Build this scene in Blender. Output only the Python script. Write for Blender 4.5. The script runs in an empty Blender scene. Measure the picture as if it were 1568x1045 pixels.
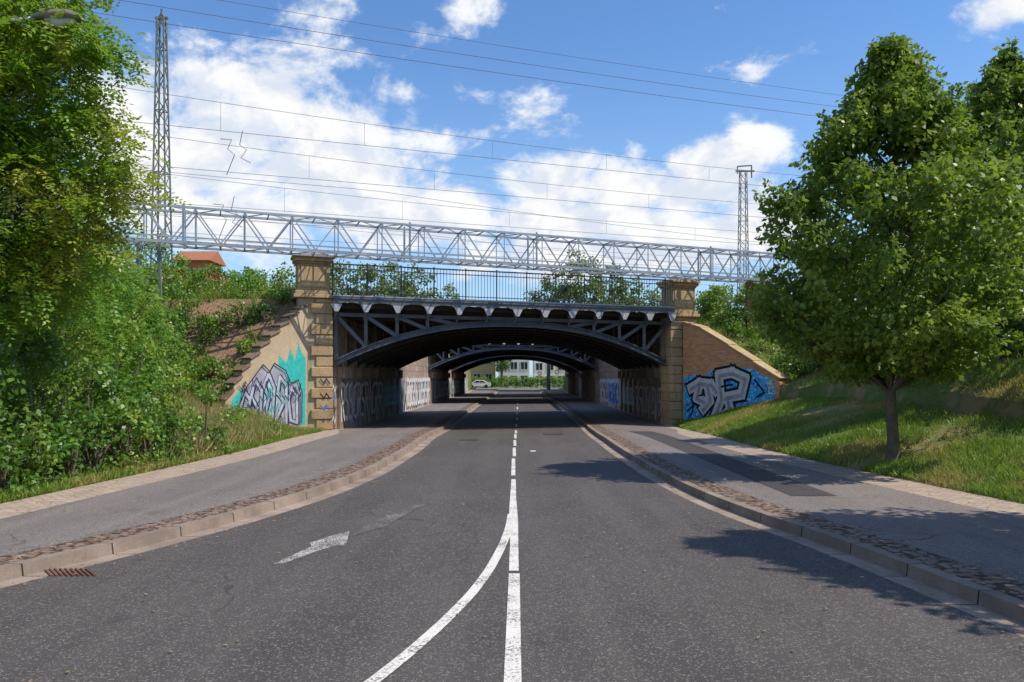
import bpy, math, random
import numpy as np
from mathutils import Vector, noise as mn
random.seed(7); rng=np.random.default_rng(7)
S=bpy.context.scene
V=Vector
# ------------------------------------------------------------------ helpers
def sm(a,b,x):
    t=min(1,max(0,(x-a)/(b-a))); return t*t*(3-2*t)
class MB:
    def __init__(s): s.v=[]; s.f=[]
    def add(s,vs,fs):
        o=len(s.v); s.v+= [tuple(p) for p in vs]; s.f+=[tuple(i+o for i in f) for f in fs]
    def box(s,p,q):
        (a,b,c),(d,e,f)=p,q
        s.add([(a,b,c),(d,b,c),(d,e,c),(a,e,c),(a,b,f),(d,b,f),(d,e,f),(a,e,f)],
              [(0,3,2,1),(4,5,6,7),(0,1,5,4),(1,2,6,5),(2,3,7,6),(3,0,4,7)])
    def fbox(s,O,A,B,a0,a1,b0,b1,z0,z1):
        P=lambda a,b,z:(O[0]+A[0]*a+B[0]*b,O[1]+A[1]*a+B[1]*b,z)
        s.add([P(a0,b0,z0),P(a1,b0,z0),P(a1,b1,z0),P(a0,b1,z0),P(a0,b0,z1),P(a1,b0,z1),P(a1,b1,z1),P(a0,b1,z1)],
              [(0,3,2,1),(4,5,6,7),(0,1,5,4),(1,2,6,5),(2,3,7,6),(3,0,4,7)])
    def beam(s,p,q,w,h=None,up=(0,0,1)):
        h=h or w; p=V(p); q=V(q); d=(q-p)
        if d.length<1e-6: return
        d.normalize(); u=V(up)
        if abs(d.dot(u))>.98: u=V((0,1,0))
        x=d.cross(u).normalized(); y=x.cross(d).normalized()
        vs=[]
        for c in (p,q):
            for sx,sy in ((-1,-1),(1,-1),(1,1),(-1,1)): vs.append(c+x*sx*w/2+y*sy*h/2)
        s.add(vs,[(0,1,2,3),(7,6,5,4),(0,4,5,1),(1,5,6,2),(2,6,7,3),(3,7,4,0)])
    def tube(s,pts,rad,n=8):
        o=len(s.v); pts=[V(p) for p in pts]
        for i,p in enumerate(pts):
            d=(pts[min(i+1,len(pts)-1)]-pts[max(i-1,0)]).normalized()
            u=V((0,0,1)) if abs(d.z)<.9 else V((1,0,0))
            x=d.cross(u).normalized(); y=d.cross(x)
            r=rad[i] if isinstance(rad,(list,tuple)) else rad
            for k in range(n):
                a=2*math.pi*k/n; s.v.append(tuple(p+x*math.cos(a)*r+y*math.sin(a)*r))
        for i in range(len(pts)-1):
            for k in range(n):
                s.f.append((o+i*n+k,o+i*n+(k+1)%n,o+(i+1)*n+(k+1)%n,o+(i+1)*n+k))
        s.f.append(tuple(o+k for k in range(n))); s.f.append(tuple(o+(len(pts)-1)*n+k for k in range(n)))
    def obj(s,name,mat,parent=None,smooth=False,bevel=0):
        me=bpy.data.meshes.new(name); me.from_pydata(s.v,[],s.f); me.update()
        o=bpy.data.objects.new(name,me); S.collection.objects.link(o)
        if mat: me.materials.append(mat)
        if parent: o.parent=parent
        if smooth:
            for p in me.polygons: p.use_smooth=True
        if bevel:
            m=o.modifiers.new('b','BEVEL'); m.width=bevel; m.segments=2; m.limit_method='ANGLE'
        return o
def empty(name):
    o=bpy.data.objects.new(name,None); S.collection.objects.link(o); return o

# ------------------------------------------------------------------ materials
class NT:
    def __init__(s,m): s.t=m.node_tree; s.n=s.t.nodes; s.l=s.t.links
    def node(s,ty,**k):
        n=s.n.new(ty)
        for a,b in k.items():
            if hasattr(n,a): setattr(n,a,b)
        return n
    def inp(s,n,i,v):
        if v is None: return
        if isinstance(v,bpy.types.NodeSocket): s.l.new(v,n.inputs[i])
        else:
            try: n.inputs[i].default_value=v
            except Exception: n.inputs[i].default_value=(*v,1)
    def math(s,op,a,b=None,c=None,clamp=False):
        n=s.node('ShaderNodeMath',operation=op); n.use_clamp=clamp
        s.inp(n,0,a); s.inp(n,1,b); s.inp(n,2,c); return n.outputs[0]
    def vm(s,op,a,b=None):
        n=s.node('ShaderNodeVectorMath',operation=op); s.inp(n,0,a); s.inp(n,1,b)
        return n.outputs['Value'] if op in('LENGTH','DOT_PRODUCT') else n.outputs[0]
    def mix(s,f,a,b,bt='MIX'):
        n=s.node('ShaderNodeMix'); n.data_type='RGBA'; n.blend_type=bt
        s.inp(n,0,f); s.inp(n,6,a if isinstance(a,bpy.types.NodeSocket) else (*a,1)); s.inp(n,7,b if isinstance(b,bpy.types.NodeSocket) else (*b,1))
        return n.outputs[2]
    def noise(s,vec,scale,detail=4,rough=.6,dist=0,col=False):
        n=s.node('ShaderNodeTexNoise'); s.inp(n,'Vector',vec); n.inputs['Scale'].default_value=scale
        n.inputs['Detail'].default_value=detail; n.inputs['Roughness'].default_value=rough; n.inputs['Distortion'].default_value=dist
        return n.outputs['Color' if col else 'Fac']
    def vor(s,vec,scale,feature='F1',out='Distance',rnd=1):
        n=s.node('ShaderNodeTexVoronoi',feature=feature); s.inp(n,'Vector',vec); n.inputs['Scale'].default_value=scale
        n.inputs['Randomness'].default_value=rnd
        return n.outputs[out]
    def ramp(s,v,a,b,o0=0,o1=1):
        n=s.node('ShaderNodeMapRange'); n.interpolation_type='SMOOTHSTEP'
        s.inp(n,0,v); n.inputs[1].default_value=a; n.inputs[2].default_value=b; n.inputs[3].default_value=o0; n.inputs[4].default_value=o1
        return n.outputs[0]
    def scale(s,vec,sc):
        n=s.node('ShaderNodeMapping'); s.inp(n,0,vec); n.inputs['Scale'].default_value=sc; return n.outputs[0]
    def coord(s,w='Object'): return s.node('ShaderNodeTexCoord').outputs[w]
def newmat(name):
    m=bpy.data.materials.new(name); m.use_nodes=True; t=NT(m)
    b=t.n['Principled BSDF']; return m,t,b
def finish(t,b,col,rough=.8,bump=None,bs=.3,bd=.02,metal=0,spec=.3):
    t.inp(b,'Base Color',col); t.inp(b,'Roughness',rough); b.inputs['Metallic'].default_value=metal
    b.inputs['Specular IOR Level'].default_value=spec
    if bump is not None:
        n=t.node('ShaderNodeBump'); n.inputs['Strength'].default_value=bs; n.inputs['Distance'].default_value=bd
        t.l.new(bump,n.inputs['Height']); t.l.new(n.outputs[0],b.inputs['Normal'])
def mottled(name,c1,c2,scale=3,rough=.8,bs=.3,metal=0,fine=40,dark=.5,spec=.3):
    m,t,b=newmat(name); c=t.coord()
    n=t.ramp(t.noise(c,scale,4,.65),.3,.7); f=t.noise(c,fine,3,.7)
    col=t.mix(n,c1,c2); col=t.mix(t.ramp(f,.35,.65,dark,0),col,(c1[0]*.35,c1[1]*.35,c1[2]*.35))
    finish(t,b,col,rough,f if bs>0 else None,bs,.01,metal,spec); return m
def asphalt(name,c1,c2,spk=.16,crack=.5,patch=0):
    m,t,b=newmat(name); c=t.coord()
    big=t.ramp(t.noise(c,.35,4,.6),.3,.7); st=t.noise(t.scale(c,(1.6,.12,1)),1.0,4,.6)
    col=t.mix(big,c1,c2); col=t.mix(t.ramp(st,.4,.65,0,.55),col,(c2[0]*1.32,c2[1]*1.28,c2[2]*1.25))
    f=t.noise(c,95,2,.8); v=t.vor(c,70,out='Color'); vv=t.node('ShaderNodeSeparateColor'); t.l.new(v,vv.inputs[0])
    col=t.mix(t.ramp(vv.outputs[0],.72,1,0,.8),col,(spk,spk*.93,spk*.85))
    col=t.mix(t.ramp(f,.38,.55,.75,0),col,(c1[0]*.3,c1[1]*.3,c1[2]*.3))
    e=t.vor(t.vm('ADD',c,t.vm('MULTIPLY',t.noise(c,1.5,3,.6,col=True),(.8,.8,0))),.28,'DISTANCE_TO_EDGE')
    cr=t.math('MULTIPLY',t.ramp(e,.0015,.005,1,0),t.ramp(big,.5,.7))
    col=t.mix(t.math('MULTIPLY',cr,crack),col,(.02,.018,.017))
    st2=t.ramp(t.noise(c,1.3,4,.7),.6,.75,0,.5)
    col=t.mix(st2,col,(c1[0]*.5,c1[1]*.5,c1[2]*.5))
    finish(t,b,col,.8,f,.5,.006,0,.4); return m
M_road=asphalt('road_asphalt',(.066,.055,.051),(.09,.077,.072),.24)
M_walk=asphalt('walk_asphalt',(.155,.128,.118),(.205,.175,.162),.33)
M_patch=asphalt('dark_asphalt_patch',(.05,.044,.044),(.068,.058,.057),.14)
def pavers():
    m,t,b=newmat('concrete_pavers'); c=t.coord()
    n=t.node('ShaderNodeTexBrick'); t.l.new(c,n.inputs['Vector']); n.inputs['Scale'].default_value=1
    n.inputs['Brick Width'].default_value=.2; n.inputs['Row Height'].default_value=.1; n.inputs['Mortar Size'].default_value=.006
    n.inputs['Color1'].default_value=(.46,.36,.28,1); n.inputs['Color2'].default_value=(.34,.27,.22,1); n.inputs['Mortar'].default_value=(.12,.095,.07,1)
    f=t.noise(c,2.2,4,.7); col=t.mix(t.ramp(f,.5,.75,0,.6),n.outputs[0],(.19,.14,.09))
    finish(t,b,col,.9,n.outputs['Fac'],-.4,.01); return m
M_pav=pavers()
def cobbles():
    m,t,b=newmat('small_cobbles'); c=t.coord()
    v=t.vor(c,11); col=t.vor(c,11,out='Color'); s=t.node('ShaderNodeSeparateColor'); t.l.new(col,s.inputs[0])
    k=t.mix(s.outputs[0],(.14,.105,.09),(.27,.21,.18)); k=t.mix(t.ramp(v,.4,.65),k,(.05,.035,.025))
    lit=t.noise(c,9,4,.75); k=t.mix(t.ramp(lit,.5,.62,0,.85),k,(.22,.11,.065))
    finish(t,b,k,.9,v,-.5,.02); return m
M_cob=cobbles()
def kerbm(name,c1,c2):
    m,t,b=newmat(name); c=t.coord(); sp=t.node('ShaderNodeSeparateXYZ'); t.l.new(c,sp.inputs[0])
    fr=t.math('FRACT',t.math('MULTIPLY',sp.outputs[1],1.0)); j=t.math('LESS_THAN',fr,.018)
    wn=t.node('ShaderNodeTexWhiteNoise'); wn.noise_dimensions='1D'; t.l.new(t.math('FLOOR',sp.outputs[1]),wn.inputs['W'])
    f=t.noise(c,60,3,.8); col=t.mix(t.ramp(t.noise(c,1.5,4,.7),.35,.65),c1,c2); col=t.mix(t.math('MULTIPLY',wn.outputs[0],.35),col,(c2[0]*.5,c2[1]*.5,c2[2]*.5))
    col=t.mix(t.ramp(f,.35,.6,.5,0),col,(c1[0]*.4,c1[1]*.4,c1[2]*.4))
    col=t.mix(j,col,(.03,.025,.02)); finish(t,b,col,.85,f,.3,.005); return m
M_kerb=kerbm('granite_kerb',(.35,.275,.22),(.23,.18,.145)); M_gut=kerbm('gutter_stone',(.42,.33,.265),(.26,.2,.16))
def paint(name,lo,hi,pc,ac):
    m,t,b=newmat(name); c=t.coord(); f=t.noise(c,38,4,.8); g=t.noise(c,2.5,3,.6)
    w=t.ramp(t.math('ADD',f,t.math('MULTIPLY',g,.45)),lo,hi)
    col=t.mix(w,ac,pc); finish(t,b,col,.75,f,.3,.004); return m
M_paint=paint('worn_road_paint',.57,.73,(.66,.63,.58),(.13,.115,.105))
M_paintA=paint('worn_arrow_paint',.66,.84,(.55,.52,.48),(.1,.088,.083))
M_paint2=paint('faded_road_paint',.74,.92,(.34,.32,.3),(.088,.076,.072))
def stone(name,c1,c2,scale=1.6,bs=.6,grime=.6,streak=.7):
    m,t,b=newmat(name); c=t.coord()
    n=t.noise(c,scale,5,.7); f=t.noise(c,22,4,.75); rnd=t.node('ShaderNodeNewGeometry').outputs['Random Per Island']
    col=t.mix(t.ramp(n,.3,.7),c1,c2); col=t.mix(t.math('MULTIPLY',rnd,.5),col,(c2[0]*.6,c2[1]*.55,c2[2]*.5))
    col=t.mix(t.ramp(f,.35,.6,grime,0),col,(c1[0]*.3,c1[1]*.28,c1[2]*.26))
    st=t.noise(t.scale(c,(3,3,.35)),1.5,4,.7); col=t.mix(t.ramp(st,.52,.72,0,streak),col,(.1,.08,.06))
    finish(t,b,col,.9,f,bs,.02); return m
M_sand=stone('yellow_sandstone',(.66,.47,.26),(.5,.36,.21),1.6,.6,.5,.6)
M_cream=stone('cream_render_wall',(.66,.53,.35),(.52,.41,.28),1.2,.3,.4,.5)
M_brst=stone('brown_coping_stone',(.3,.21,.14),(.2,.14,.1),2,.6)
def brick():
    m,t,b=newmat('orange_brick'); c=t.coord()
    sp=t.node('ShaderNodeSeparateXYZ'); t.l.new(c,sp.inputs[0]); cb=t.node('ShaderNodeCombineXYZ')
    t.l.new(t.math('ADD',sp.outputs[0],t.math('MULTIPLY',sp.outputs[1],-.6)),cb.inputs[0]); t.l.new(sp.outputs[2],cb.inputs[1])
    n=t.node('ShaderNodeTexBrick'); t.l.new(cb.outputs[0],n.inputs['Vector']); n.inputs['Scale'].default_value=1
    n.inputs['Brick Width'].default_value=.25; n.inputs['Row Height'].default_value=.08; n.inputs['Mortar Size'].default_value=.009
    n.inputs['Color1'].default_value=(.75,.37,.16,1); n.inputs['Color2'].default_value=(.52,.24,.11,1); n.inputs['Mortar'].default_value=(.42,.31,.22,1)
    g=t.noise(c,1.2,4,.7); col=t.mix(t.ramp(g,.52,.8,0,.45),n.outputs[0],(.2,.12,.08))
    finish(t,b,col,.9,n.outputs['Fac'],-.4,.01); return m
M_brick=brick()
def tunnelwall():
    m,t,b=newmat('sooty_graffiti_wall'); c=t.coord(); sp=t.node('ShaderNodeSeparateXYZ'); t.l.new(c,sp.inputs[0])
    cb=t.node('ShaderNodeCombineXYZ'); t.l.new(sp.outputs[1],cb.inputs[0]); t.l.new(sp.outputs[2],cb.inputs[1])
    n=t.node('ShaderNodeTexBrick'); t.l.new(cb.outputs[0],n.inputs['Vector']); n.inputs['Scale'].default_value=1
    n.inputs['Brick Width'].default_value=.8; n.inputs['Row Height'].default_value=.4; n.inputs['Mortar Size'].default_value=.015
    n.inputs['Color1'].default_value=(.42,.32,.23,1); n.inputs['Color2'].default_value=(.28,.21,.16,1); n.inputs['Mortar'].default_value=(.12,.09,.07,1)
    g=t.noise(cb.outputs[0],.5,4,.7); col=t.mix(t.ramp(g,.4,.7,0,.6),n.outputs[0],(.14,.115,.1))
    pc=t.vor(t.vm('ADD',t.scale(cb.outputs[0],(.5,1,1)),t.vm('MULTIPLY',t.noise(cb.outputs[0],1.5,2,.5,col=True),(.8,.8,0))),.9,out='Color')
    hs=t.node('ShaderNodeHueSaturation'); t.l.new(pc,hs.inputs['Color']); hs.inputs['Saturation'].default_value=.5; hs.inputs['Value'].default_value=.75
    sc=t.math('ABSOLUTE',t.math('SUBTRACT',t.noise(cb.outputs[0],1.9,1,.4,2.5),.5)); line=t.ramp(sc,.01,.035,1,0)
    low=t.math('MULTIPLY',t.ramp(sp.outputs[2],1.5,2.1,1,0),t.ramp(t.noise(cb.outputs[0],.35,2),.4,.48))
    col=t.mix(t.math('MULTIPLY',low,.7),col,hs.outputs[0]); col=t.mix(t.math('MULTIPLY',low,line),col,(.7,.7,.7))
    finish(t,b,col,.85,g,.3,.02); return m
M_tun=tunnelwall()
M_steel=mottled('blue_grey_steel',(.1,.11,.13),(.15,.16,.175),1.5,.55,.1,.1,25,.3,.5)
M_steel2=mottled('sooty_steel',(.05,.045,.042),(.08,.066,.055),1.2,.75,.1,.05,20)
M_lsteel=mottled('light_bracket_steel',(.5,.51,.53),(.36,.37,.39),2,.55,.1,.05,30,.3)
M_galv=mottled('galvanised_steel',(.45,.47,.5),(.3,.32,.35),2,.4,.1,.4,30,.2,.5)
M_pyl=mottled('green_grey_mast_paint',(.15,.18,.165),(.24,.26,.23),1,.6,.1,.1)
M_wire=mottled('wire_metal',(.14,.14,.16),(.2,.2,.22),1,.6,0,.2)
M_rust=mottled('rusty_post',(.2,.08,.045),(.11,.05,.035),2,.8)
M_bark=mottled('bark',(.2,.165,.12),(.11,.088,.066),4,.9,.8,0,30)
M_rail=mottled('railing_iron',(.05,.055,.06),(.08,.085,.09),2,.6,.1,.1)
def flat(name,c,rough=.7,metal=0,var=.25,sc=6):
    return mottled(name,c,tuple(x*(1-var) for x in c),sc,rough,.1,metal,35,.15)
def bluepaint():
    m,t,b=newmat('blue_spray_paint'); c=t.coord(); n=t.noise(c,2.2,3,.6,1.5)
    col=t.mix(t.ramp(n,.42,.5),(.01,.16,.6),(.03,.42,.85)); col=t.mix(t.ramp(t.noise(c,5,2,.5,2),.58,.64),col,(.45,.8,.9))
    col=t.mix(t.ramp(t.noise(c,3.4,2,.5,3),.62,.66),col,(.8,.55,.05)); finish(t,b,col,.6); return m
M_blue=bluepaint()
M_teal=flat('teal_spray_paint',(.04,.5,.46),.6); M_lil=flat('pale_lilac_spray_paint',(.5,.51,.6),.6,0,.45,2.5); M_white=flat('white_spray_paint',(.7,.7,.72),.6); M_black=flat('black_spray_paint',(.015,.015,.02),.6)
M_navy=flat('navy_spray_paint',(.03,.05,.14),.6); M_mint=flat('pale_mint_spray_paint',(.4,.66,.64),.6); M_gry=flat('grey_spray_paint',(.42,.43,.5),.6,0,.4,3)
def leafmat(name,c1,c2,c3,trans=.35,sc=.9):
    m,t,b=newmat(name); c=t.coord(); g=t.node('ShaderNodeNewGeometry'); r=g.outputs['Random Per Island']
    col=t.mix(r,c1,c2); n=t.noise(c,sc,2,.6); col=t.mix(t.ramp(n,.45,.66),col,c3)
    finish(t,b,col,.42,None,0,0,0,.45)
    tr=t.node('ShaderNodeBsdfTranslucent'); t.inp(tr,0,t.mix(.4,col,(.3,.42,.03)))
    mx=t.node('ShaderNodeMixShader'); mx.inputs[0].default_value=trans
    t.l.new(b.outputs[0],mx.inputs[1]); t.l.new(tr.outputs[0],mx.inputs[2]); t.l.new(mx.outputs[0],t.n['Material Output'].inputs[0]); return m
L_lin=leafmat('linden_leaf',(.085,.155,.022),(.19,.29,.035),(.27,.35,.05),.42)
L_rob=leafmat('robinia_leaf',(.11,.26,.022),(.2,.36,.03),(.4,.42,.05),.45)
L_bush=leafmat('bush_leaf',(.07,.2,.022),(.15,.31,.035),(.26,.36,.05),.4)
L_dark=leafmat('dark_bush_leaf',(.045,.13,.02),(.1,.22,.03),(.17,.27,.045),.35)
L_far=leafmat('distant_leaf',(.1,.16,.05),(.15,.22,.06),(.2,.24,.08),.25)
L_red=leafmat('reddish_leaf',(.3,.09,.04),(.34,.17,.05),(.16,.2,.04),.35)
L_grass=leafmat('grass_blade',(.14,.24,.03),(.24,.34,.055),(.42,.34,.12),.4,.45)
L_dry=leafmat('dry_weed',(.42,.32,.15),(.22,.3,.07),(.5,.38,.2),.35)
L_lit=leafmat('fallen_leaf',(.3,.15,.07),(.4,.28,.1),(.2,.11,.06),.1)
def soil():
    m,t,b=newmat('ground_soil_grass'); c=t.coord(); n=t.noise(c,.45,5,.7); f=t.noise(c,14,4,.75)
    sp=t.node('ShaderNodeSeparateXYZ'); t.l.new(c,sp.inputs[0])
    gr=t.mix(t.ramp(f,.35,.65),(.07,.12,.02),(.17,.21,.05)); gr=t.mix(t.ramp(n,.48,.62),gr,(.3,.22,.11))
    so=t.mix(t.ramp(f,.35,.65),(.16,.09,.055),(.36,.23,.14)); so=t.mix(t.ramp(n,.52,.58,0,.85),so,(.13,.18,.04))
    left=t.math('LESS_THAN',sp.outputs[0],0); far=t.math('LESS_THAN',sp.outputs[1],60)
    col=t.mix(t.math('MULTIPLY',left,far),gr,so); finish(t,b,col,.95,f,.7,.06); return m
M_soil=soil()

# ------------------------------------------------------------------ site curves
def curve(pts):
    ys,xs=zip(*pts)
    def f(Y): return float(np.mean(np.interp([Y-.9,Y-.45,Y,Y+.45,Y+.9],ys,xs)))
    return f
EL=curve([(-40,-12),(0,-8.2),(4,-6.45),(5.2,-5.85),(7.5,-4.95),(8.4,-4.55),(9.9,-4.0),(11.5,-3.53),(13.6,-3.07),(16.6,-2.75),(22,-2.66),(27,-2.8),(40,-3.0),(61,-3.1),(300,-3.1)])
ER=curve([(-40,5),(0,4.4),(6.15,3.9),(7.46,3.7),(8.65,3.56),(10,3.3),(11.2,3.0),(13.4,2.69),(16.6,2.5),(21.8,2.4),(27,2.4),(36,2.75),(66,3.0),(300,3)])
_ol=curve([(-40,-14),(0,-9.5),(5,-8.4),(11.8,-7.7),(16.4,-7.3),(20.3,-7.05),(28,-7.05),(29,-7.2),(30.3,-7.3),(300,-7.3)])
_or=curve([(-40,9.5),(0,8.8),(8,8),(11.8,7.47),(14.35,7.1),(17.8,6.64),(21.8,6.34),(28,6.3),(33,6.6),(35.5,6.85),(300,6.85)])
OL=lambda Y: -7.3 if Y>=30.3 else _ol(Y)
OR=lambda Y: 6.85 if Y>=35.5 else _or(Y)
z0=lambda Y:-.24*sm(24,36,Y)*(1-sm(108,125,Y))
def xwl(Y): return -7.9 if Y>=30.3 else (-9.9 if Y<=27 else -7.9-2*(30.3-Y)/3.3)
def xwr(Y): return 7.1 if Y>=35.6 else (10.15 if Y<=30.95 else 7.35+2.8*(35.45-Y)/4.5)
def tz(X,Y):
    fade=1-sm(112,128,Y)
    if X<0:
        t=max(0,OL(Y)-X); lo=.12+2.6*(1-math.exp(-.09*t*t/2.6)); hi=min(5.2,.96+(Y-27)*1.12)
        z=max(lo,hi) if (X<xwl(Y)-.1 or Y>=30.3) else lo
    else:
        t=max(0,X-OR(Y)); lo=.12+3.2*(1-math.exp(-.15*t*t/3.2)); hi=min(5.0,1.85+(Y-31-.375*max(0,X-10.04))*.55)
        if Y<35.6 and X<xwr(Y)+.1: lo=.12+.3*t
        z=max(lo,hi) if (X>xwr(Y)+.1 or Y>=35.6) else lo
    z*=fade
    if t>1.2 and z<4.9: z+=.16*mn.noise(V((X*.6,Y*.6,3)))*min(1,(t-1.2))
    return z+z0(Y)
Ys=[-60,-30,-15,-8,-4]+[y*.5 for y in range(-4,60)]+[30.29,30.31]+[30.5+.25*i for i in range(21)]+[35.59,35.61]+[36+.5*i for i in range(20)]+list(range(46,130,3))+[135,150,180,250,400,700,1200,2500]
Ys=sorted(set(Ys))
offs=[.35,.8,1.3,1.8,2.4,3,3.7,4.5,5.5,6.5,8,10,13,17,24,35,60,120,300,900,2500]
mb=MB(); W=0
for Y in Ys:
    l=OL(Y); w=min(xwl(Y),l-.3)
    lefts=[(w-.15-o,tz(w-.15-o,Y)) for o in reversed(offs)]+[(w-.15,tz(w-.15,Y)),(w+.02,tz(w+.02,Y)),((w+l)/2,tz((w+l)/2,Y)),(l-.01,tz(l-.01,Y)-.03),(l,z0(Y)-.03)]
    r=OR(Y); w=max(xwr(Y),r+.15)
    rights=[(r,z0(Y)-.03),(r+.01,tz(r+.01,Y)-.03),((w+r)/2,tz((w+r)/2,Y)),(w-.02,tz(w-.02,Y)),(w+.15,tz(w+.15,Y))]+[(w+.15+o,tz(w+.15+o,Y)) for o in offs]
    row=lefts+[(0,z0(Y)-.03)]+rights
    W=len(row); mb.v+=[(x,Y,z) for x,z in row]
for i in range(len(Ys)-1):
    for j in range(W-1): mb.f.append((i*W+j,i*W+j+1,(i+1)*W+j+1,(i+1)*W+j))
mb.obj('ground',M_soil)
RY=[-30,-20,-12,-6]+[-3+.5*i for i in range(80)]+[37+2*i for i in range(45)]
def ribbon(name,fa,fb,dz,mat,parent=None,Y0=-30,Y1=127,dzb=None):
    mb=MB(); ys=sorted(set([y for y in RY if Y0<y<Y1]+[Y0,Y1]))
    for y in ys:
        mb.v+=[(fa(y),y,z0(y)+dz),(fb(y),y,z0(y)+(dz if dzb is None else dzb))]
    for i in range(len(ys)-1): mb.f.append((2*i,2*i+1,2*i+3,2*i+2))
    return mb.obj(name,mat,parent)
road=empty('road')
G=.26
ribbon('carriageway',lambda y:EL(y),lambda y:ER(y),0,M_road,road)
mbx=MB(); mbx.box((-60,127,-.02),(60,146,.0)); mbx.obj('cross_street',M_walk,road)
ribbon('gutter_left',lambda y:EL(y)-G,EL,.0,M_gut,road); ribbon('gutter_right',ER,lambda y:ER(y)+G,.0,M_gut,road)
for s in(-1,1):
    p=empty('pavement'); E=EL if s<0 else ER; O=OL if s<0 else OR
    off=lambda d,E=E,s=s:(lambda y:E(y)+s*(G+d))
    ribbon('kerb_face',off(0),off(.015),-.01,M_kerb,p,dzb=.125)
    ribbon('kerb_top',off(.015),off(.16),.125,M_kerb,p)
    ribbon('cobble_strip',off(.16),off(.6),.118,M_cob,p)
    pv=lambda y,O=O,s=s:O(y)-s*(.95-.55*sm(26,31,y))
    ribbon('asphalt_walk',off(.6),pv,.12,M_walk,p); ribbon('paver_strip',pv,O,.121,M_pav,p)
    if s>0: ribbon('repair_patch',lambda y:4.2-.02*(y-18),lambda y:4.95-.015*(y-18),.125,M_patch,p,12.6,29)
def strip(pts,name,mat,z=.005):
    mb=MB(); n=len(pts)
    for i,(x,y,w) in enumerate(pts):
        x0,y0=pts[max(i-1,0)][:2]; x1,y1=pts[min(i+1,n-1)][:2]; d=V((x1-x0,y1-y0)).normalized(); nx,ny=-d.y,d.x
        mb.v+=[(x+nx*w/2,y+ny*w/2,z0(y)+z),(x-nx*w/2,y-ny*w/2,z0(y)+z)]
    for i in range(n-1): mb.f.append((2*i,2*i+1,2*i+3,2*i+2))
    return mb.obj(name,mat,road)
strip([(-.04,1.5,.12),(-.04,4,.12),(-.045,6,.115),(-.05,8.1,.11)],'centre_line',M_paint)
strip([(-.055,8.22,.1),(-.06,9.6,.1),(-.075,11,.12),(-.09,12,.12),(-.1,13.2,.1),(-.11,15.6,.085)],'centre_line_far',M_paint)
cv=[(-1.7,3.4),(-1.25,4.4),(-.94,5.22),(-.75,5.92),(-.53,6.83),(-.353,7.82),(-.235,8.97),(-.15,10.1),(-.12,11.2),(-.11,12.5)]
ys=np.linspace(3.4,11.6,36); xs=[float(np.mean(np.interp([y-.5,y,y+.5],[c[1] for c in cv],[c[0] for c in cv]))) for y in ys]
strip([(xs[i],float(ys[i]),.1) for i in range(36)],'curved_line',M_paint,.009)
for a,b in((16.2,19.6),(20.1,22.6),(23.2,25.4),(26.3,29.2),(30,33),(36,38),(42,44),(48,51),(56,60),(66,70),(76,80)): strip([(-.12,a,.085),(-.14,b,.085)],'dash',M_paint)
mb=MB(); zz=.005
mb.add([(-2.64,8.5,zz),(-2.52,8.55,zz),(-2.34,9.1,zz),(-2.18,9.45,zz),(-2.06,9.45,zz),(-2.2,10.35,zz),(-2.38,10.0,zz),(-2.52,9.6,zz),(-2.45,9.4,zz)],[(0,1,2,8),(8,2,3,7),(7,3,6),(3,4,5,6)])
mb.obj('lane_arrow_head',M_paintA,road)
mb=MB(); mb.add([(-2.1,10.0,.006),(-1.8,10.6,.006),(-1.55,12.2,.006),(-1.4,12.6,.006),(-1.6,12.6,.006),(-1.75,12.1,.006),(-2.05,10.9,.006)],[(0,1,6),(1,2,5,6),(2,3,4,5)]); mb.obj('faded_arrow',M_paint2,road)
mb=MB(); mb.box((.3,21.4,.002),(.45,21.7,.006)); mb.obj('paint_spot',M_paint,road)
mb=MB(); mb.box((-1.9,25.3,-.02),(-1.3,25.9,.006)); mb.box((.9,29,-.1),(1.6,29.7,-.07)); mb.obj('manhole_cover',M_patch,road)
mb=MB()
for i in range(9): mb.beam((-4.95+.055*i,8.3,.008),(-4.7+.055*i,8.0,.008),.02,.01)
mb.obj('drain_grate',M_rust,road)

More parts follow.
